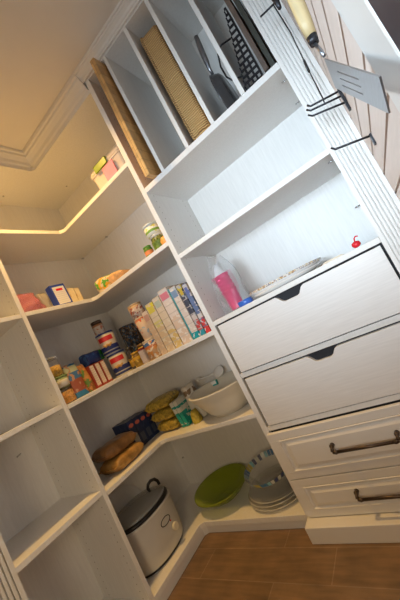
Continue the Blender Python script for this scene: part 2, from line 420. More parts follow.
# basket body: rim ring (opening looks to -x), base on +x
rings = []
for x, f in ((-.045,1.0),(-.045,.955),(.014,.93),(.018,.90)):
    rings.append([(x, y*f, .287+zz*f) for y, zz in rrect(.165, .283, .04)])
inner = rings[1:]
outer = [[(x, y*f, .287+zz*f) for y, zz in rrect(.165, .283, .04)] for x, f in ((-.045,1.0),(.030,.985),(.040,.96),(.042,.93))]
mb.loft(outer, cap=True, smooth=False)
mb.build('basket_body', WICK, t)
mb = MB(); pth = [(-.045, y, .287+zz) for y, zz in rrect(.165,.283,.04)]; mb.tube(pth+[pth[0]], .006, 8); mb.build('rim', WICK, t)
# frying pan on edge
t = thing('frying_pan', 'dark non-stick frying pan standing on edge, silver handle up, between two white dividers', 'pan', (1.530,-.235,ZS))
mb = MB()
prof = [(.001,0),(.085,0),(.098,.006),(.114,.036),(.117,.037),(.113,.033),(.096,.008),(.084,.004),(.001,.004)]
R = [[(-(z) , r*math.cos(a*2*PI/40), .1185+r*math.sin(a*2*PI/40)) for a in range(40)] for r, z in prof]
mb.loft(R, cap=False); plabel(mb.build('pan_body', DKPAN, t), 'grey-black round pan')
mb = MB(); mb.tube([(-.03,-.035,.225),(-.030,-.042,.25),(-.026,-.048,.28),(-.018,-.058,.34),(-.010,-.066,.385)], [.006,.007,.011,.012,.009], 10); plabel(mb.build('handle', STEEL, t), 'long metal handle')
# perforated grill basket: tapering front wall full of holes, wire handle
t = thing('grill_basket', 'black perforated grill basket with a wire side handle, standing in the right top slot', 'grill basket', (1.63,-.355,ZS))
mb = MB(); H_ = .325; rows, pitch = 13, .0235
def xl(z_): return -.042+.076*z_/H_
def xr(z_): return .037+.005*z_/H_
mb.prism([(xl(0),0),(xr(0),0),(xr(.018),.018),(xl(.018),.018)], 'y', -.0008, .0008)
for k in range(rows):
    za = .018+k*pitch; zb = za+.0135; zc_ = min(H_, za+pitch)
    mb.prism([(xl(zb),zb),(xr(zb),zb),(xr(zc_),zc_),(xl(zc_),zc_)], 'y', -.0008, .0008)
    x0_, x1_ = xl(za), xr(za); n_ = max(1, int((x1_-x0_-.004)/.0175)); pad = .0038
    wd = (x1_-x0_-.002)/n_
    for i in range(n_+1):
        xc = x0_+.001+i*wd
        mb.box((max(xc-.0040, x0_-.0), -.0008, za), (min(xc+.0040, x1_+.001), .0008, zb))
# side walls running back
mb.tube([(xl(0)+.003,.0,.003),(xl(0)+.003,.25,.003)], .0025, 6)
mb.prism([(xr(0)-.0016,0),(xr(H_)-.0016,H_),(xr(H_),H_),(xr(0),0)], 'y', .0008, .05)
mb.prism([(xl(0),0),(xr(0),0),(xr(0),.0016),(xl(0),.0016)], 'y', .0008, .26)
mb.build('basket_body', BLKMET, t)
MB().tube([(xl(.20),-.001,.215),(-.035,-.012,.218),(-.060,-.014,.200),(-.074,-.012,.155),(-.074,-.008,.110),(-.062,-.004,.085),(xl(.06)+.002,-.001,.070)], .0034, 8).build('handle', BLKMET, t)
# two baking sheets
def sheet(loc, label, w_=.34, h=.46, m=SHEET, name='baking_sheet'):
    t = thing(name, label, 'baking sheet', loc)
    mb = MB(); mb.box((-.001,-w_/2,.004),(.001,w_/2,h)); mb.build('pan_base', m, t)
    mb = MB(); P = [(0,-w_/2,.004),(0,w_/2,.004),(0,w_/2,h),(0,-w_/2,h)]
    for a, b in zip(P, P[1:]+P[:1]):
        mb.box((0,min(a[1],b[1])-.004,min(a[2],b[2])-.004),(.016,max(a[1],b[1])+.004,max(a[2],b[2])+.004))
    mb.build('rim', m, t); return t
sheet((1.680,-.20,ZS), 'brownish metal baking sheet on edge just right of the perforated grill basket')
sheet((1.704,-.185,ZS), 'darker greenish-grey baking sheet on edge nearest the fluted pilaster', .31, .47, mat('dull_olive_metal', (.12,.13,.115), .35, .6))

# ================================================================ right cabinet shelf items
Z0 = ZDR+.0004
PLAST = glassy('clear_film', (.95,.96,.98), .18, .85, 1.2, .45)
def bag_rings(w_, d, h, seed, pinch=.15, n=18, seg=22, wob=.05, base=.3):
    rnd = random.Random(seed); ph = [rnd.uniform(0,6) for _ in range(6)]; rings = []
    for i in range(n+1):
        u = i/n; k = max(pinch, (math.sin(PI*(base+(1-base)*u))**.55 if u > 0 else math.sin(PI*base)**.55))
        kw = 1-.12*u*u
        ring = []
        for j in range(seg):
            a = 2*PI*j/seg; ca, sa = math.cos(a), math.sin(a)
            q = 1+wob*(math.sin(3*a+ph[0]+5*u)+.7*math.sin(5*a+ph[1]-9*u)+.5*math.sin(9*u+ph[2]))
            x = math.copysign(abs(ca)**.6, ca)*d/2*k*q; y = math.copysign(abs(sa)**.6, sa)*w_/2*kw*(1+(q-1)*.4)
            ring.append((x, y, u*h + .004*math.sin(4*a+ph[3])*u))
        rings.append(ring)
    return rings
t = thing('cup_stack', 'stack of bright pink plastic cups standing inside a clear plastic bag', 'cups', (1.098,-.27,Z0), (math.radians(-2),math.radians(-3),0))
mb = MB()
for k in range(5): z_ = k*.020; mb.lathe([(.031,z_+.004),(.035,z_+.092),(.0375,z_+.094),(.0375,z_+.099),(.034,z_+.099),(.030,z_+.008)], 24, cap=False)
mb.lathe([(.001,.004),(.031,.004)],24,cap=False)
plabel(mb.build('cup', mat('hot_pink_plastic', (.80,.045,.20), .3, Transmission_Weight=.1), t), 'bright pink cups')
mb = MB(); mb.lathe([(.024,.16),(.028,.185),(.018,.215),(.006,.235)], 16); plabel(mb.build('paper_insert', mat('white_paper', (.85,.86,.88), .7), t), 'white paper wad above the cups')
t = tag(MB().loft(bag_rings(.14,.13,.275,3,.12,wob=.08,base=.38), cap=False).build('plastic_bag', PLAST, loc=(1.105,-.268,Z0+.001)), 'clear crinkled plastic bag wrapped around the pink cups', 'bag')
BLU = mat('cobalt_plastic', (.03,.13,.55), .3)
tag(MB().lathe([(.024,0),(.027,.004),(.027,.02),(.024,.024),(.001,.025)], 20, sx=1.3).build('blue_lid', BLU, loc=(1.165,-.325,Z0)), 'small blue plastic lid lying in front of the pink cups', 'lid')
# platters
PLM = print_mat('speckled_border', [(0,(.82,.80,.76))], [(.50,.30,.14),(.75,.60,.30),(.30,.28,.35)], .56, 90)
GLW = mat('glazed_white', (.84,.84,.83), .18, var=.01)
t = thing('platter', 'white serving platter with a speckled brown and gold rim lying by the pink cups', 'plate', (1.335,-.215,Z0+.0005))
mb = MB(); mb.lathe([(.001,.0),(.08,.0),(.115,.012),(.152,.026),(.150,.030),(.112,.017),(.001,.006)], 44, sx=1.12, cap=False); mb.build('plate_body', GLW, t)
mb = MB(); mb.lathe([(.152,.0262),(.157,.031),(.155,.036),(.118,.0215)], 44, sx=1.12, cap=False); plabel(mb.build('rim', PLM, t), 'speckled brown and gold rim')
t = thing('plate', 'plain white glass plate under the speckled platter on the drawer-top shelf', 'plate', (1.34,-.21,Z0+.0002))
t.location.z = Z0; 
mb = MB(); mb.lathe([(.157,.010),(.165,.014),(.165,.018),(.158,.0145)], 40, cap=False); mb.build('rim', GLW, t)
mb = MB(); mb.lathe([(.118,.0006),(.157,.010),(.158,.0145),(.121,.004)], 40, cap=False); mb.build('plate_body', GLW, t)
# red apple-shaped trinket and crumb
t = thing('red_trinket', 'tiny round red trinket with a curled stem near the right end of the shelf', 'trinket', (1.655,-.30,Z0))
RED = mat('glossy_red', (.72,.015,.03), .25)
mb = MB(); mb.lathe([(.001,0),(.011,.002),(.016,.010),(.014,.020),(.006,.024),(.001,.022)], 18); mb.build('ball', RED, t)
mb = MB(); mb.tube([(0,0,.022),(.003,0,.034),(.010,0,.040),(.018,0,.036)], .0025, 8); mb.build('stem', RED, t)
tag(MB().loft([[(x*(1-.3*k), y*(1-.3*k), k*.006) for x, y in rrect(.045,.012,.008,3)] for k in (0,1)]).build('paper_scrap', mat('cream_paper', (.80,.74,.62), .7), loc=(1.565,-.33,Z0), rot=(0,0,.1)), 'short strip of cream paper lying left of the red trinket', 'paper')

# ================================================================ shelf 1: bin
z1 = Z1+.0004
CLR = glassy('milky_plastic', (.88,.80,.74), .35, .2, 1.2, .9)
t = thing('storage_bin', 'clear plastic storage bin with a green latch and pink card on the top corner shelf', 'bin', (.812,-.225,z1))
mb = MB()
rings = [[(x*f, y*f, zz) for x, y in rrect(.125,.095,.025)] for f, zz in ((.92,0),(1.0,.112),(1.05,.114),(1.05,.122),(.98,.122),(.97,.114),(.90,.004))]
mb.loft(rings, smooth=False); mb.build('bin_body', CLR, t)
mb = MB(); mb.loft([[(x*f, y*f, zz) for x, y in rrect(.125,.095,.025)] for f, zz in ((1.06,.123),(1.07,.130),(1.05,.140),(1.0,.143))], smooth=False); mb.build('bin_lid', CLR, t)
mb = MB(); mb.box((-.070,-.112,.112),(.030,-.102,.1505)); mb.box((-.070,-.112,.1445),(.030,-.03,.1505)); plabel(mb.build('latch', mat('lime_plastic', (.22,.34,.02), .35), t, bevel=.002), 'lime green latch')
tag(MB().box((-.042,-.003,.0),(.042,.003,.096)).build('card', mat('pink_card', (.92,.28,.42), .6), loc=(.832,-.315+.0,z1+.014), rot=(0,0,0)), 'pink card on the front of the clear bin on the top corner shelf', 'card')
bpy.data.objects['card'].location = (.832,-.330,z1+.010)

# ================================================================ shelf 2
z2 = Z2+.0004
PINKF = glassy('pink_film', (.80,.28,.36), .25, .5, 1.2, .62)
tag(MB().loft(bag_rings(.155,.10,.140,5,.05,wob=.2,base=.36)).build('plastic_bag', PINKF, loc=(.22,-.690,z2)), 'crumpled pink plastic bag at the left end of the second corner shelf', 'bag')
tag(MB().loft(bag_rings(.055,.08,.125,8,.2,wob=.1,base=.35)).build('snack_pouch', glassy('grey_film', (.55,.52,.50), .25, .4, 1.2, .85), loc=(.22,-.585,z2)), 'small grey see-through pouch left of the blue and white box', 'pouch')
t = thing('snack_box', 'upright blue-edged white box beside the pink bag on the second shelf', 'box', (.262,-.515,z2), (math.radians(3),0,0))
BLB = mat('royal_blue_card', (.02,.06,.40), .5)
mb = MB(); mb.box((-.008,-.046,0),(.035,.046,.138)); mb.build('carton', BLB, t, bevel=.001)
mb = MB(); mb.box((.035,-.036,.022),(.036,.036,.125)); plabel(mb.build('label_panel', print_mat('white_text_panel', [(0,(.74,.74,.78))], None, lines=(9,(.50,.52,.62))), t), 'white printed panel')
mb = MB(); mb.box((.0362,-.018,.100),(.0367,.022,.113)); plabel(mb.build('logo', RED, t), 'small red mark')
mb = MB(); mb.box((.0352,-.026,.0),(.0360,.020,.018)); mb.build('window', mat('brown_kraft', (.45,.28,.14), .7), t)
CRM = print_mat('cream_carton', [(0,(.62,.46,.26)),(.85,(.70,.58,.38))], [(.72,.62,.42)], .55, 30)
for y_, w_, h_, lb in ((-.447,.040,.105,'tan carton touching the blue and white box on the second shelf'),(-.409,.032,.100,'tan carton between its twin and the yellow and green bag')):
    t = thing('tan_carton', lb, 'box', (.235,y_,z2))
    MB().box((-.06,-w_/2+.001,0),(.06,w_/2-.001,h_)).build('carton', CRM, t, bevel=.001)
    MB().box((.0602,-w_/2+.006,.03),(.0607,w_/2-.006,h_-.02)).build('label_panel', mat('pale_panel', (.74,.62,.40), .6), t)
YG = print_mat('yellow_green_pouch', [(0,(.74,.62,.48))], [(.80,.42,.03),(.12,.40,.05)], .56, 26)
tag(MB().loft(bag_rings(.15,.085,.16,11,.3,wob=.05,base=.4)).build('snack_bag', YG, loc=(.385,-.290,z2+.043), rot=(0,PI/2,math.radians(8))), 'open yellow and green snack bag lying at the bend of the second shelf', 'bag')
tag(MB().loft(bag_rings(.10,.06,.11,12,.2,wob=.08,base=.35)).build('snack_pouch', mat('peach_pouch', (.66,.40,.20), .5, var=.25, scale=40), loc=(.500,-.305,z2+.032), rot=(0,PI/2,math.radians(0))), 'crumpled tan pouch lying right of the yellow and green bag', 'pouch')
# jars
OLV = print_mat('olive_jar', [(0,(.10,.13,.03)),(.7,(.20,.22,.05))], [(.45,.48,.30),(.03,.06,.02)], .58, 40, .2)
t = thing('food_jar', 'tall dark green pickle jar under the white-lidded tub by the right panel', 'jar', (.868,-.27,z2))
MB().lathe([(.038,0),(.041,.004),(.041,.070),(.036,.082),(.036,.086)], 26).build('jar_body', OLV, t)
plabel(MB().lathe([(.038,.0862),(.038,.098),(.035,.100)], 26).build('lid', mat('pale_lid', (.60,.62,.58), .35), t), 'pale grey lid')
MB().lathe([(.0414,.020),(.0414,.062)], 26, cap=False).build('label_band', mat('dark_leaf_label', (.12,.20,.03), .4, var=.5, scale=50), t)
t = thing('food_tub', 'white and green tub with a pale lid stacked on top of the pickle jar', 'tub', (.862,-.27,z2+.1005))
MB().lathe([(.036,0),(.042,.003),(.044,.05)], 26).build('tub_body', print_mat('leafy_tub', [(0,(.72,.74,.66)),(.3,(.22,.42,.06)),(.55,(.78,.80,.74))], [(.70,.66,.20)], .6, 30), t)
plabel(MB().lathe([(.046,.0502),(.046,.060),(.043,.063)], 26).build('lid', mat('blue_grey_lid', (.55,.64,.68), .4), t), 'pale blue-grey lid')
t = thing('food_jar', 'small green jar with an orange label left of the pickle jar', 'jar', (.800,-.300,z2))
MB().lathe([(.022,0),(.024,.003),(.024,.055),(.020,.062)], 20).build('jar_body', mat('green_jar', (.09,.22,.03), .3), t)
MB().lathe([(.0243,.022),(.0243,.044)], 20, cap=False).build('label_band', mat('orange_label', (.72,.25,.10), .5), t)
MB().lathe([(.022,.0622),(.022,.070)], 20).build('lid', mat('green_lid', (.10,.30,.05), .4), t)
tag(MB().lathe([(.001,0),(.018,.003),(.027,.016),(.028,.030),(.020,.046),(.004,.052)], 20).build('onion', mat('orange_skin', (.78,.36,.08), .4, var=.15, scale=60), loc=(.938,-.320,z2)), 'round orange onion tucked against the right side panel', 'onion')

# ================================================================ shelf 3
z3 = Z3+.0004
GLS = glassy('clear_jar', (.93,.92,.88), .06, .9, 1.2, .35)
def can(name, label, loc, r, h, bands, blotch=None, lid=None, amount=.56, scale=30, rot=(0,0,0), cat='can', lidh=.006):
    t = thing(name, label, cat, loc, rot)
    MB().lathe([(r*.97,0),(r,.002),(r,h-.002),(r*.97,h)], 28).build('can_body', print_mat(name+'_print', bands, blotch, amount, scale, .3), t)
    if lid: MB().lathe([(r*1.02,h+.0002),(r*1.02,h+lidh),(r*.96,h+lidh+.002)], 28).build('lid', lid, t)
    return t
# left end: jar stack
t = thing('food_jar', 'clear jar of mixed nuts at the bottom of the stack beside the left panel', 'jar', (.275,-.715,z3))
MB().lathe([(.032,0),(.036,.004),(.036,.068),(.033,.074)], 24).build('jar_glass', GLS, t)
plabel(MB().lathe([(.030,.004),(.0335,.006),(.0335,.058),(.02,.064)], 24).build('nuts', mat('mixed_nuts', (.55,.28,.07), .6, var=.6, scale=90), t), 'orange-brown nuts')
MB().lathe([(.035,.0742),(.035,.082)], 24).build('lid', mat('dark_lid', (.10,.11,.06), .4), t)
t = thing('food_tub', 'white tub with a green rim in the middle of the jar stack', 'tub', (.272,-.717,z3+.0825))
MB().lathe([(.033,0),(.038,.003),(.039,.046)], 24).build('tub_body', print_mat('white_tub', [(0,(.66,.64,.58)),(.75,(.30,.38,.16))], [(.50,.55,.40)], .64, 30), t)
MB().lathe([(.040,.0462),(.040,.054),(.037,.056)], 24).build('lid', mat('grass_lid', (.18,.26,.08), .4), t)
t = thing('food_jar', 'clear plastic jar of yellow snacks on top of the stack beside the left panel', 'jar', (.270,-.720,z3+.139))
MB().lathe([(.032,0),(.036,.004),(.036,.080),(.031,.088)], 24).build('jar_glass', GLS, t)
plabel(MB().lathe([(.030,.004),(.0335,.006),(.0335,.052),(.02,.058)], 24).build('snacks', mat('yellow_snacks', (.62,.38,.06), .6, var=.55, scale=80), t), 'yellow snacks')
MB().lathe([(.034,.0882),(.034,.098),(.031,.1)], 24).build('lid', glassy('clear_lid', (.85,.85,.83), .2, .5, 1.2, .7), t)
# blue nut bag
t = thing('snack_bag', 'bright blue and cream snack bag with a window of reddish nuts on the third shelf', 'bag', (.265,-.642,z3))
plabel(MB().loft(bag_rings(.085,.06,.175,21,.12,wob=.03,base=.4)).build('bag_body', print_mat('blue_nut_bag', [(0,(.02,.17,.38)),(.16,(.30,.08,.04)),(.52,(.05,.16,.36)),(.74,(.45,.48,.28)),(.93,(.02,.16,.34))], [(.45,.25,.16)], .6, 30), t), 'blue, cream and brown printed bag')
# brown bags
BRN = print_mat('brown_snack_bag', [(0,(.26,.11,.03)),(.35,(.40,.20,.05)),(.7,(.30,.13,.04))], [(.10,.20,.04),(.50,.22,.05)], .57, 30)
tag(MB().loft(bag_rings(.045,.07,.150,23,.2,wob=.05,base=.4)).build('snack_bag', BRN, loc=(.270,-.590+.004,z3)), 'brown and orange snack bag between the blue bag and the white-striped boxes', 'bag')
# white/red boxes
WRB = print_mat('red_cream_spine', [(0,(.36,.06,.03)),(.06,(.66,.56,.46))], [(.72,.62,.52)], .55, 40, lines=(10,(.50,.36,.28)))
REDB = mat('brick_red_card', (.30,.04,.025), .5, var=.2)
for k, y_ in enumerate((-.556,-.519,-.482)):
    t = thing('cracker_box', ['first white-striped red box, next to the brown bag on the third shelf','middle one of the three white-striped red boxes on the third shelf','third white-striped red box, beside the big red and blue cans'][k], 'box', (.262,y_,z3), (math.radians(1),0,0), 'white-striped red boxes on the third shelf')
    MB().box((-.055,-.0165,0),(.055,.0165,.125)).build('carton', REDB, t, bevel=.001)
    MB().box((.0552,-.010,.004),(.0560,.0145,.121)).build('label_panel', WRB, t)
t = thing('snack_bag', 'shiny dark blue bag with a green corner lying on top of the white-striped red boxes', 'bag', (.235,-.515,z3+.128))
MB().loft(bag_rings(.07,.075,.13,31,.2,wob=.05,base=.4)).build('bag_body', print_mat('blue_green_bag', [(0,(.02,.05,.20)),(.55,(.01,.03,.14)),(.72,(.03,.22,.04))], [(.03,.09,.28)], .6, 25, .25), t, loc=(0,-.01,.036), rot=(-PI/2,0,0))
# nut cans
CANB = [(0,(.55,.54,.50)),(.06,(.02,.04,.20)),(.16,(.50,.50,.48)),(.21,(.02,.04,.22)),(.42,(.62,.56,.50)),(.93,(.55,.52,.50))]
def nut_can(label, loc, rot=0):
    t = thing('nut_can', label, 'can', loc, (0,0,rot), 'large red, white and blue cans')
    MB().lathe([(.048,0),(.051,.003),(.051,.122),(.048,.125)], 32).build('can_body', CANM, t)
    MB().lathe([(.0525,.1252),(.0525,.132),(.050,.134)], 32).build('lid', mat('blue_lid', (.02,.05,.24), .35), t)
    mb = MB()
    for k in range(9):
        a0 = -.9+k*.2; a1 = a0+.2
        mb._q([mb.bm.verts.new((.0516*math.cos(a), .0516*math.sin(a), zz)) for a, zz in ((a0,.082),(a1,.082),(a1,.110),(a0,.110))], True)
    plabel(mb.build('label_band', mat('red_banner', (.62,.03,.035), .4, var=.1), t), 'red banner')
    mb = MB()
    for a, zc_, s_ in ((-.5,.060,.010),(-.28,.055,.012),(-.05,.058,.012),(.18,.054,.012),(.4,.060,.010)):
        mb.lathe([(.001,-s_),(s_*.7,-s_*.5),(s_*.8,s_*.3),(.001,s_)], 10, c=(.046*math.cos(a), .046*math.sin(a), zc_))
    plabel(mb.build('nut_picture', mat('nut_print', (.62,.36,.12), .5, var=.3), t), 'picture of golden nuts')
    return t
CANM = print_mat('nut_can_print', CANB, None)
nut_can('large red, white and blue nut can standing on the third shelf near the bend', (.290,-.352,z3), -.9)
nut_can('large red, white and blue nut can stacked on its twin under the spice jar', (.276,-.355,z3+.1345), -.8)
t = thing('spice_jar', 'small jar with a dark brown cap balanced on top of the two stacked nut cans', 'jar', (.252,-.352,z3+.269))
MB().lathe([(.030,0),(.033,.003),(.033,.058),(.030,.066)], 24).build('jar_body', print_mat('spice_label', [(0,(.58,.52,.48)),(.8,(.40,.20,.10))], [(.10,.10,.35),(.50,.20,.12)], .60, 35), t)
plabel(MB().lathe([(.032,.0662),(.032,.084),(.030,.087)], 24).build('cap', mat('brown_cap', (.05,.025,.015), .35), t), 'dark brown cap')
# dark box behind cans
DK = print_mat('dark_cracker_box', [(0,(.02,.04,.08)),(.3,(.02,.02,.03))], [(.34,.32,.26),(.02,.12,.26),(.18,.10,.04)], .57, 45)
t = thing('dry_food_box', 'tall dark blue-black box with pale specks standing behind the nut cans', 'box', (.312,-.205,z3), (0,0,math.radians(-4)))
MB().box((-.022,-.045,0),(.030,.045,.262)).build('carton', DK, t, bevel=.0015)
MB().box((-.016,-.0458,.14),(.024,-.0452,.25)).build('label_panel', DK, t)
# small stuff between the cans and the dark bottle
YEL = print_mat('mustard_label', [(0,(.36,.22,.03)),(.55,(.60,.36,.03)),(.8,(.20,.12,.04))], [(.70,.48,.06)], .58, 30)
t = thing('bottle', 'small dark bottle with a yellow label beside the lower nut can', 'bottle', (.372,-.325,z3))
MB().lathe([(.022,0),(.024,.003),(.024,.075),(.012,.095),(.011,.115),(.013,.116),(.013,.128)], 20).build('bottle_body', mat('dark_glass', (.05,.05,.06), .2), t)
MB().lathe([(.0243,.014),(.0243,.062)], 20, cap=False).build('label_band', YEL, t)
t = thing('food_jar', 'squat jar with a mustard yellow label in front of the dark bottles', 'jar', (.418,-.335,z3))
MB().lathe([(.024,0),(.027,.003),(.027,.062),(.022,.072)], 22).build('jar_body', YEL, t)
MB().lathe([(.024,.0722),(.024,.086)], 22).build('lid', mat('amber_lid', (.45,.26,.03), .4), t)
t = thing('food_jar', 'golden yellow jar with a brown lid behind the squat mustard jar', 'jar', (.430,-.270,z3))
MB().lathe([(.030,0),(.033,.003),(.033,.088),(.028,.098)], 22).build('jar_body', mat('golden_jar', (.50,.33,.04), .4, var=.4, scale=40), t)
MB().lathe([(.030,.0982),(.030,.114)], 22).build('lid', mat('umber_lid', (.16,.09,.03), .4), t)
t = thing('bottle', 'tall slim black bottle standing just left of the stacked canisters', 'bottle', (.482,-.288,z3))
MB().lathe([(.021,0),(.023,.003),(.023,.135),(.014,.160),(.012,.178)], 22).build('bottle_body', mat('near_black_glass', (.012,.010,.010), .15), t)
MB().lathe([(.0145,.1782),(.0145,.200),(.013,.202)], 22).build('cap', BLACK, t)
MB().lathe([(.0233,.03),(.0233,.10)], 22, cap=False).build('label_band', mat('plum_label', (.07,.03,.05), .5), t)
t = thing('slim_carton', 'slim white carton in front of the slim black bottle', 'box', (.490,-.342,z3), (0,0,.05))
MB().box((-.020,-.018,0),(.020,.018,.088)).build('carton', print_mat('lilac_white', [(0,(.50,.44,.44)),(.85,(.20,.03,.03))], [(.40,.36,.42)], .62, 30), t, bevel=.001)
MB().box((-.015,-.0187,.012),(.015,-.0182,.072)).build('label_panel', mat('lilac_panel', (.58,.52,.54), .5), t)
# canisters
t = thing('cookie_canister', 'orange and brown canister with a blue top band at the bottom of the canister stack', 'canister', (.560,-.325,z3), (0,math.radians(-2),0))
MB().lathe([(.043,0),(.046,.003),(.046,.100),(.043,.104)], 28).build('can_body', print_mat('cookie_print', [(0,(.52,.30,.14)),(.62,(.50,.14,.04)),(.74,(.05,.14,.36)),(.92,(.6,.5,.4))], [(.62,.26,.06),(.74,.62,.48)], .57, 34), t)
MB().lathe([(.046,.1042),(.046,.110)], 28).build('lid', mat('ivory_lid', (.66,.58,.45), .4), t)
t = thing('creamer_canister', 'tall cream-coloured canister in the middle of the canister stack', 'canister', (.566,-.315,z3+.1105), (0,math.radians(-4),0))
MB().lathe([(.038,0),(.041,.003),(.041,.118),(.038,.122)], 28).build('can_body', print_mat('creamer_print', [(0,(.68,.52,.38)),(.9,(.55,.18,.08))], [(.36,.44,.50),(.60,.10,.04)], .63, 26), t)
MB().lathe([(.040,.1222),(.040,.128)], 28).build('lid', mat('cream_lid', (.70,.58,.42), .4), t)
t = thing('creamer_canister', 'short canister with red and white print on top of the canister stack', 'canister', (.556,-.312,z3+.2395), (0,math.radians(-4),0))
MB().lathe([(.036,0),(.041,.003),(.041,.070),(.038,.074)], 28).build('can_body', print_mat('topcan_print', [(0,(.60,.48,.40)),(.8,(.58,.40,.22))], [(.35,.08,.04),(.72,.64,.58),(.30,.22,.20)], .58, 34), t)
MB().lathe([(.041,.0742),(.041,.080)], 28).build('lid', mat('tan_lid', (.58,.42,.25), .4), t)
# cereal boxes, spines outward
cer = [(.632,.043,.250,'beige cereal box spine, first box right of the stacked canisters',[(0,(.56,.42,.30)),(.88,(.66,.56,.48))],[(.66,.52,.38)],None,'leaning'),
 (.684,.056,.275,'cereal box with a yellow top corner, second from the canisters',[(0,(.60,.46,.30)),(.50,(.58,.54,.22)),(.62,(.64,.56,.46)),(.90,(.70,.62,.05))],[(.68,.60,.46)],None,''),
 (.741,.052,.282,'cereal box with a pale yellow-edged spine, third from the canisters',[(0,(.62,.46,.18)),(.35,(.66,.56,.44)),(.93,(.60,.58,.56))],[(.70,.62,.52)],None,''),
 (.802,.064,.298,'widest white cereal box, spine marked with a pink top logo',[(0,(.66,.52,.42)),(.5,(.70,.62,.58)),(.80,(.62,.60,.62))],[(.74,.68,.64)],None,''),
 (.862,.048,.280,'white cereal box with teal edges near the right panel',[(0,(.0,.28,.34)),(.11,(.66,.58,.54)),(.86,(.50,.56,.62))],[(.72,.68,.66)],None,''),
 (.904,.030,.272,'dark blue cereal box with red and teal marks, second from the right panel',[(0,(.02,.26,.34)),(.10,(.50,.05,.05)),(.30,(.55,.50,.50)),(.40,(.05,.06,.10)),(.9,(.50,.42,.05))],[(.40,.44,.50)],None,''),
 (.936,.028,.262,'blue and red cereal box pressed against the right side panel',[(0,(.55,.04,.04)),(.30,(.62,.60,.62)),(.38,(.12,.18,.36)),(.85,(.5,.5,.55))],[(.55,.55,.62)],None,'')]
for i, (x, w_, h_, lb, bands, bl, ln, _) in enumerate(cer):
    t = thing('cereal_box', lb, 'box', (x,-.245,z3), (0,math.radians(-1.0),0), 'upright cereal boxes on the third shelf')
    mm = print_mat('cereal_%d' % i, bands, bl, .60, 45, .5, lines=(7,tuple(c*.8 for c in bands[len(bands)//2][1])))
    MB().box((-w_/2+.001,-.105,0),(w_/2-.001,.10,h_)).build('carton', mm, t, bevel=.001)
    MB().box((-w_/2+.006,-.1058,h_-.055),(w_/2-.006,-.1052,h_-.02)).build('logo', mat('logo_%d' % i, [(.5,.3,.25),(.62,.56,.10),(.42,.50,.44),(.62,.20,.28),(.20,.30,.48),(.55,.42,.05),(.10,.14,.40)][i], .5), t)
    if i == 4: plabel(MB().box((-w_/2+.0006,-.1056,.0),(-w_/2+.008,-.1051,h_)).build('edge_strip', mat('teal_edge', (.0,.30,.36), .5), t), 'teal edge strip')

# ================================================================ shelf 4
z4 = Z4+.0004
BB = mat('bronze_bag', (.25,.12,.04), .30, var=.5, scale=18, bump=.4)
BB2 = mat('ochre_bag', (.40,.22,.06), .36, var=.5, scale=18, bump=.4)
def pillow(w_, thick, L, seed, n=20, seg=24, wob=.04):
    rnd = random.Random(seed); ph = [rnd.uniform(0,6) for _ in range(6)]; rings = []
    for i in range(n+1):
        u = -1+2*i/n; kt = max(.10, (1-abs(u)**7)**.45); kw = .93+.07*(1-abs(u)**2)
        ring = []
        for j in range(seg):
            a = 2*PI*j/seg; ca, sa = math.cos(a), math.sin(a)
            q = 1+wob*(math.sin(3*a+ph[0]+4*u)+.8*math.sin(7*a+ph[1]-7*u)+.7*math.sin(11*u+ph[2]))
            z_ = math.copysign(abs(ca)**.8, ca)*thick/2*kt*q; y = math.copysign(abs(sa)**.35, sa)*w_/2*kw
            ring.append((u*L/2, y, z_))
        rings.append(ring)
    return rings
def lying(name, label, cat, loc, w_, thick, L, seed, m, rz=0, ry=PI/2, rx=0, pinch=.3):
    t = thing(name, label, cat, loc, (rx,0,rz))
    MB().loft(pillow(w_,thick,L,seed)).build('bag_body', m, t, loc=(0,0,thick*.52))
    MB().box((-L/2-.014,-w_*.42,thick*.50),(-L/2+.004,w_*.42,thick*.54)).build('crimped_seal', m, t)
    MB().box((L/2-.004,-w_*.36,thick*.50),(L/2+.014,w_*.36,thick*.54)).build('crimped_seal', m, t)
    return t
lying('snack_bag', 'ochre snack bag lying at the bottom left of the fourth shelf, under the brown one', 'bag', (.240,-.560,z4), .15, .066, .21, 41, BB2, rz=PI/2+.1)
lying('snack_bag', 'darker brown snack bag lying on top of the ochre one on the fourth shelf', 'bag', (.226,-.566,z4+.069), .15, .066, .21, 42, BB, rz=PI/2-.05)
# pasta boxes
NAVY = print_mat('navy_carton', [(0,(.012,.025,.085)),(.2,(.015,.03,.10))], [(.03,.05,.12)], .6, 40)
for k in range(4):
    y_ = -.408+k*.049
    t = thing('pasta_box', ['navy pasta box with a pale front window, nearest the brown bags','navy pasta box second from the brown bags','navy pasta box third from the brown bags','navy pasta box beside the stacked yellow pasta bags'][k], 'box', (.155,y_,z4), (math.radians(0),0,0), 'navy pasta boxes on the fourth shelf')
    MB().box((-.075,-.0235,0),(.060,.0235,.166-.003*k)).build('carton', NAVY, t, bevel=.001)
    h = .166-.003*k
    plabel(MB().prism([(.018*math.cos(a*PI/8), h-.030+.011*math.sin(a*PI/8)) for a in range(16)], 'x', .0602, .0607).build('logo', mat('red_oval', (.50,.12,.09), .5), t), 'red oval mark')
    if k == 0: plabel(MB().box((.0602,-.017,.020),(.0607,.017,.085)).build('label_panel', mat('grey_window', (.32,.33,.34), .4), t), 'pale grey window')
    else: plabel(MB().box((.0602,-.015,.02),(.0607,.015,.07)).build('label_panel', mat('slate_panel', (.06,.08,.13), .4), t), 'slate blue panel')
PASTA = mat('dry_pasta', (.46,.34,.06), .4, var=.6, scale=55, bump=.5, stretch=(1,1,1))
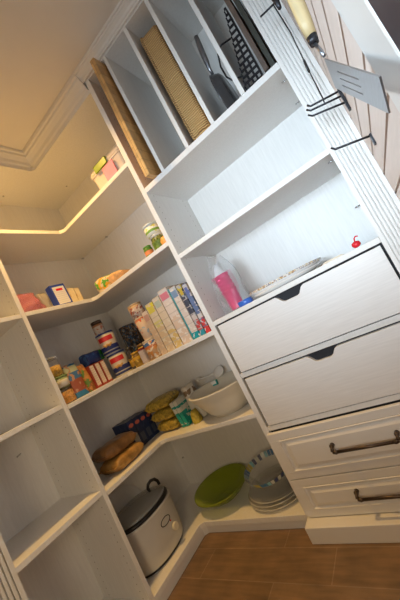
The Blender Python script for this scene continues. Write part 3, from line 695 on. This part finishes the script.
for k, (zz, x, lb) in enumerate(((0,.355,'bottom bag in the stack of three yellow pasta bags'),(.065,.342,'middle bag in the stack of three yellow pasta bags'),(.130,.325,'top bag in the stack of three yellow pasta bags'))):
    lying('pasta_bag', lb, 'bag', (x,-.215,z4+zz), .17, .062, .17, 50+k, PASTA, rz=.12*k-.1)
# teal/white boxes
TEAL = print_mat('teal_white', [(0,(.01,.30,.26)),(.55,(.62,.62,.56)),(.72,(.02,.28,.25)),(.82,(.60,.58,.50))], [(.50,.55,.48)], .63, 40)
for k, x in enumerate((.468,.497)):
    t = thing('tea_box', ['teal and white box touching the yellow pasta bags','teal and white box against the crumpled white packet'][k], 'box', (x,-.235,z4), (0,math.radians(-7),0))
    t.location.z += .0018
    MB().box((-.0125,-.055,0),(.0125,.055,.150)).build('carton', TEAL, t, bevel=.001)
    MB().box((-.009,-.0558,.02),(.009,-.0552,.07)).build('label_panel', mat('teal_panel', (.01,.36,.30), .5), t)
WPK = print_mat('white_packet', [(0,(.62,.60,.54)),(.55,(.60,.57,.50)),(.72,(.20,.13,.07)),(.86,(.60,.56,.48))], [(.66,.63,.56)], .6, 30)
tag(MB().loft(bag_rings(.10,.085,.195,61,.55,wob=.04,base=.45)).build('food_packet', WPK, loc=(.552,-.185,z4), rot=(0,math.radians(-8),0)), 'crumpled white packet with a dark brown stripe left of the big bowl', 'packet')
tag(MB().loft(bag_rings(.05,.05,.07,62,.2,wob=.05,base=.3)).build('snack_pouch', mat('yellow_pouch', (.45,.36,.05), .5, var=.4, scale=60), loc=(.562,-.270,z4)), 'small yellow pouch tucked against the big translucent bowl', 'pouch')
# big bowl
MILK = glassy('milky_bowl', (.95,.91,.80), .35, .3, 1.25, .93)
t = thing('mixing_bowl', 'large cream translucent plastic bowl on the right end of the fourth shelf', 'bowl', (.768,-.210,z4), (0,0,0))
MB().lathe([(.085,0),(.100,.002),(.125,.030),(.150,.075),(.170,.112),(.177,.115),(.184,.138),(.191,.140),(.191,.147),(.181,.147),(.170,.118),(.146,.076),(.120,.034),(.001,.006)], 48).build('bowl_body', MILK, t)
t = thing('measuring_scoop', 'white plastic scoop with a long handle lying across the big bowl rim', 'scoop', (.618,-.052,z4+.168), (math.radians(48),math.radians(4),0))
WPL = mat('white_plastic', (.82,.82,.80), .3, var=.01)
MB().lathe([(.024,-.014),(.034,.008),(.037,.010),(.033,.012),(.001,.0115)], 26, c=(.072,0,.012)).build('scoop_head', WPL, t)
MB().tube([(.036,0,.018),(.0,-.004,.010),(-.05,-.008,.012),(-.082,-.010,.018)], [.007,.006,.006,.009], 10).build('handle', WPL, t)
MB().lathe([(.014,0),(.015,.004),(.009,.007)], 18, c=(-.09,-.010,.014)).build('grip_end', WPL, t)
t = thing('small_box', 'small teal and white box resting inside the big bowl under the scoop', 'box', (.628,-.092,z4+.112), (math.radians(-14),0,math.radians(14)))
MB().box((-.036,-.014,0),(.036,.014,.030)).build('carton', mat('teal_card', (.01,.36,.36), .5), t, bevel=.002)
MB().box((-.026,-.0146,.008),(.030,-.0141,.028)).build('label_panel', mat('white_label', (.80,.82,.82), .5), t)

# ================================================================ bottom deck
zd = ZD+.0004
CRK = mat('cream_enamel', (.66,.645,.60), .25, var=.015)
t = thing('slow_cooker', 'oval white slow cooker with a dark rim and glass lid on the bottom shelf', 'slow cooker', (.180,-.560,zd))
def oval(prof, mb=None, sx=.138, sy=.176, seg=48, n=2.4):
    mb = mb or MB(); R_ = []
    for f, z_ in prof:
        R_.append([(math.copysign(abs(math.cos(a))**(2/n), math.cos(a))*sx*f, math.copysign(abs(math.sin(a))**(2/n), math.sin(a))*sy*f, z_) for a in [2*PI*j/seg for j in range(seg)]])
    return mb.loft(R_)
plabel(oval([(.86,.0),(.88,.012)]).build('foot', BLACK, t), 'dark foot ring')
oval([(.90,.0122),(.94,.020),(.985,.09),(1.0,.180),(1.015,.207),(1.04,.214),(1.04,.223),(.99,.225)]).build('cooker_body', CRK, t)
plabel(oval([(.985,.2252),(.99,.236),(.95,.241),(.90,.241)]).build('rim', BLACK, t), 'black stoneware rim')
lid = plabel(oval([(.93,.0),(.94,.006),(.86,.012),(.60,.020),(.25,.024)]).build('glass_lid', glassy('smoked_glass', (.62,.63,.62), .08, .5, 1.3, .8), t, loc=(-.004,.0,.2415)), 'domed smoky glass lid')
MB().tube([(.02,.095,.016),(.02,.090,.040),(.026,.098,.058),(.034,.116,.066),(.042,.136,.060),(.046,.148,.042),(.046,.150,.020)], .0085, 10).build('lid_handle', BLACK, lid)
k_ = MB(); k_.lathe([(.016,0),(.019,.004),(.019,.014),(.015,.018)], 22)
plabel(k_.build('dial', mat('ivory_dial', (.70,.66,.55), .3), t, loc=(.1335,.052,.092), rot=(0,math.radians(86),0)), 'cream control dial')
b_ = MB(); b_.tube([(0,.034*math.cos(a*PI/12),.017*math.sin(a*PI/12)) for a in range(25)], .0020, 6)
plabel(b_.build('badge', BLKMET, t, loc=(.1385,.015,.150), rot=(0,math.radians(-2),0)), 'thin oval badge outline')
b_ = MB(); b_.lathe([(.004,0),(.004,.003)], 10); b_.build('indicator_light', RED, t, loc=(.1335,.045,.128), rot=(0,PI/2,0))
for s in (-1,1):
    h_ = MB(); h_.tube([(-.035,s*.174,.190),(-.030,s*.184,.195),(0,s*.188,.197),(.030,s*.184,.195),(.035,s*.174,.190)], .008, 8)
    h_.build('side_handle', CRK, t)
t = thing('plate', 'white translucent plate leaning behind the slow cooker', 'plate', (.022,-.560,zd), (0,0,0))
MB().loft([[(x_, r*math.cos(a*2*PI/36), .175+r*math.sin(a*2*PI/36)) for a in range(36)] for x_, r in ((-.002,.173),(.002,.175),(.006,.173),(.0,.12))]).build('plate_body', glassy('frosted_plate', (.92,.92,.90), .3, .1, 1.2, .97), t)
# green glass bowl leaning
GRN = glassy('green_glass', (.42,.52,.03), .12, .6, 1.2, .80)
t = thing('glass_bowl', 'wide shallow olive green glass bowl on the bottom shelf', 'bowl', (.449,-.205,zd+.008), (math.radians(3),0,0))
MB().lathe([(.001,.0),(.070,.0),(.082,.004),(.125,.030),(.162,.066),(.170,.068),(.170,.073),(.161,.073),(.122,.037),(.078,.010),(.001,.007)], 48, cap=False).build('bowl_body', GRN, t, loc=(0,0,.010))
MB().lathe([(.042,-.003),(.045,-.003),(.045,.0),(.042,.0)], 30, cap=False).build('foot_ring', GRN, t, loc=(0,0,.010))
# clear plates + bowl with mosaic band
CG = glassy('clear_glass', (.90,.90,.86), .06, .8, 1.3, .42)
for k, (dx, rr_) in enumerate(((0,.165),(-.004,.160),(.003,.155))):
    t = thing('glass_plate', ['bottom clear glass plate of the stack on the bottom shelf','middle clear glass plate of the stack on the bottom shelf','top clear glass plate directly under the mosaic-rimmed bowl'][k], 'plate', (.785+dx,-.195,zd+k*.016))
    MB().lathe([(.001,0),(rr_*.62,0),(rr_*.94,.010),(rr_,.015),(rr_*.99,.019),(rr_*.93,.014),(rr_*.61,.004),(.001,.004)], 44, cap=False).build('plate_body', CG, t)
    MB().lathe([(rr_*.985,.0145),(rr_*1.01,.0165),(rr_*.985,.019)], 44, cap=False).build('rim', glassy('rim_glass', (.80,.80,.74), .1, .4, 1.3, .9), t)
t = thing('glass_bowl', 'clear glass bowl with a blue, yellow and white mosaic band beside the green bowl', 'bowl', (.800,-.215,zd+.052), (math.radians(6),0,0))
MB().lathe([(.001,0),(.055,0),(.075,.012),(.108,.055),(.128,.092),(.130,.094),(.126,.095),(.105,.060),(.072,.017),(.054,.005),(.001,.005)], 44, cap=False).build('bowl_body', CG, t, loc=(0,0,.012))
mb = MB(); nb = 40
cols = [(.01,.20,.50),(.25,.62,.75),(.66,.56,.06),(.02,.05,.20),(.70,.74,.70)]
for k in range(nb):
    a0 = 2*PI*k/nb; a1 = 2*PI*(k+.86)/nb; mb.mi = [0,0,1,4,3,4,3,1,2,2][k % 10]
    P = [((r)*math.cos(a), (r)*math.sin(a), z_) for r, z_ in ((.1150,.0665),(.1292,.0925)) for a in (a0,a1)]
    v = [mb.bm.verts.new(p) for p in P]; mb._q([v[0],v[1],v[3],v[2]])
plabel(mb.build('mosaic_band', [mat('mosaic_%d' % i, c, .35) for i, c in enumerate(cols)], t, loc=(0,0,.012)), 'blue, yellow and white mosaic band')

# ================================================================ slatwall tools
def hook(label, base, tip, group='black wire hooks on the slatted wall'):
    t = thing('wall_hook', label, 'hook', base, group=group)
    b = Vector(base); d = Vector(tip)-b; e = d.normalized()
    MB().tube([(0,0,0), d*.5, d*.93, d+Vector((-.002,0,.008))], .0030, 8).build('prong', BLKMET, t)
    MB().box((-.003,-.010,-.026),(.004,.010,.004)).build('back_plate', BLKMET, t, bevel=.001)
hook('upper of three close black wire hooks below the spatula blade', (1.824,-.540,1.421), (1.741,-.54,1.441))
hook('middle of three close black wire hooks below the spatula blade', (1.824,-.545,1.403), (1.734,-.54,1.431))
hook('lowest of three close black wire hooks below the spatula blade', (1.824,-.535,1.385), (1.731,-.54,1.415))
hook('single black wire hook lowest on the slatted wall', (1.826,-.625,1.240), (1.739,-.625,1.266))
hook('black wire hook at the very top beside the tongs', (1.824,-.66,1.70), (1.750,-.66,1.735))
t = thing('turner', 'slotted steel turner with a pale wooden handle hanging on the slatted wall', 'spatula', (1.782,-1.10,1.27))
MB().tube([(-.002,0,.008),(.0,0,.03),(.004,0,.07),(.009,0,.12),(.016,0,.18)], [.0070,.0088,.0095,.0092,.007], 14).build('handle', TAN, t)
MB().tube([(-.003,0,-.002),(-.002,0,.009)], [.0060,.0074], 12).build('ferrule', BLKMET, t)
MB().tube([(-.003,0,.0),(-.002,-.006,-.016),(-.002,-.012,-.030)], .0024, 8).build('neck', STEEL, t)
mb = MB(); q00, q10, q11, q01 = Vector((-.002,.0,-.027)), Vector((-.002,-.222,-.175)), Vector((-.002,-.185,-.190)), Vector((-.002,.067,-.041))
def bp(u, v): return (q00*(1-u)+q10*u)*(1-v) + (q01*(1-u)+q11*u)*v
def slab(u0,u1,v0,v1):
    P = [bp(u0,v0),bp(u1,v0),bp(u1,v1),bp(u0,v1)]
    a = [mb.bm.verts.new((p[0]-.0007,p[1],p[2])) for p in P]; b = [mb.bm.verts.new((p[0]+.0007,p[1],p[2])) for p in P]
    mb._q(a); mb._q(b[::-1])
    for i in range(4): mb._q([a[i],b[i],b[(i+1)%4],a[(i+1)%4]])
slab(0,.30,0,1); slab(.72,1,0,1)
for v0, v1 in ((0,.25),(.30,.47),(.52,.70),(.75,1)): slab(.30,.72,v0,v1)
mb.build('blade', STEEL, t)
t = thing('tongs', 'long thin black wire tongs hanging beside the fluted pilaster', 'tongs', (1.800,-.50,1.79))
MB().tube([(-.004,0,.0),(-.002,0,-.11),(-.010,0,-.22),(-.016,0,-.34),(-.020,-.01,-.36)], .0018, 8).build('arm', BLKMET, t)
MB().tube([(-.009,0,-.205),(-.012,0,-.245)], .0036, 8).build('hinge_sleeve', BLACK, t)
MB().tube([(-.05,0,.005),(.022,0,.0)], .003, 8).build('hanging_bar', BLKMET, t)
t = thing('can_opener', 'dark metal can opener hanging at the top behind the turner handle', 'opener', (1.792,-.66,1.7145))
MB().tube([(0,0,0),(.004,-.01,-.04),(.002,-.02,-.075)], [.006,.008,.005], 8).build('grip', BLKMET, t)
MB().lathe([(.012,-.003),(.014,0),(.012,.003)], 16, c=(0,0,.0)).build('gear', CHROME, t, rot=(0,PI/2,0))
# ================================================================ lights
def area(name, loc, target, size, power, color, spread=PI, shape='RECTANGLE', sy=None):
    l = bpy.data.lights.new(name, 'AREA'); l.shape = shape; l.size = size; l.size_y = sy or size
    l.energy = power; l.color = color; l.spread = spread
    o = bpy.data.objects.new(name, l); COL.objects.link(o); o.location = loc
    o.rotation_euler = (Vector(target)-Vector(loc)).to_track_quat('-Z', 'Y').to_euler()
    return o
area('downlight', (.60,-.72,ZC-.012), (.60,-.72,0), .10, 8.2, (1,.57,.17), math.radians(125), 'DISK')
area('window_daylight', (1.33,-2.6,1.32), (1.50,0,1.42), .6, 4.3, (.66,.84,1.0), math.radians(50))
area('warm_fill', (1.62,-2.2,1.0), (.25,-.45,.72), .5, 3.8, (1,.77,.50), math.radians(130), 'DISK')  # added warm fill for the lower shelves, no actual lamp here
area('cool_side_fill', (.30,-2.35,1.75), (1.82,-1.05,1.35), .35, 1.7, (.64,.84,1.0), math.radians(38))  # added cool fill to brighten the door casing, no known window
w = bpy.data.worlds.new('world'); sc.world = w; w.use_nodes = True
w.node_tree.nodes['Background'].inputs[0].default_value = (1,.9,.78,1); w.node_tree.nodes['Background'].inputs[1].default_value = .1

# ================================================================ camera
cam = bpy.data.cameras.new('camera'); co = bpy.data.objects.new('camera', cam); COL.objects.link(co)
R = Vector((0.73940913,0.49738972,-0.45373737)); U = Vector((0.42812611,0.17275903,0.88705262)); F = Vector((-0.51959809,0.85015162,0.08520592))
M = Matrix(((R.x,U.x,-F.x,0),(R.y,U.y,-F.y,0),(R.z,U.z,-F.z,0),(0,0,0,1)))
co.matrix_world = Matrix.Translation((1.73297864,-1.59020286,.99682348)) @ M
cam.sensor_fit = 'HORIZONTAL'; cam.sensor_width = 36; cam.lens = 308.7075/400*36; cam.clip_start = .02
sc.camera = co
vs = sc.view_settings; vs.view_transform = 'Standard'; vs.look = 'None'; vs.gamma = 1; vs.exposure = 0.2; vs.use_curve_mapping = False
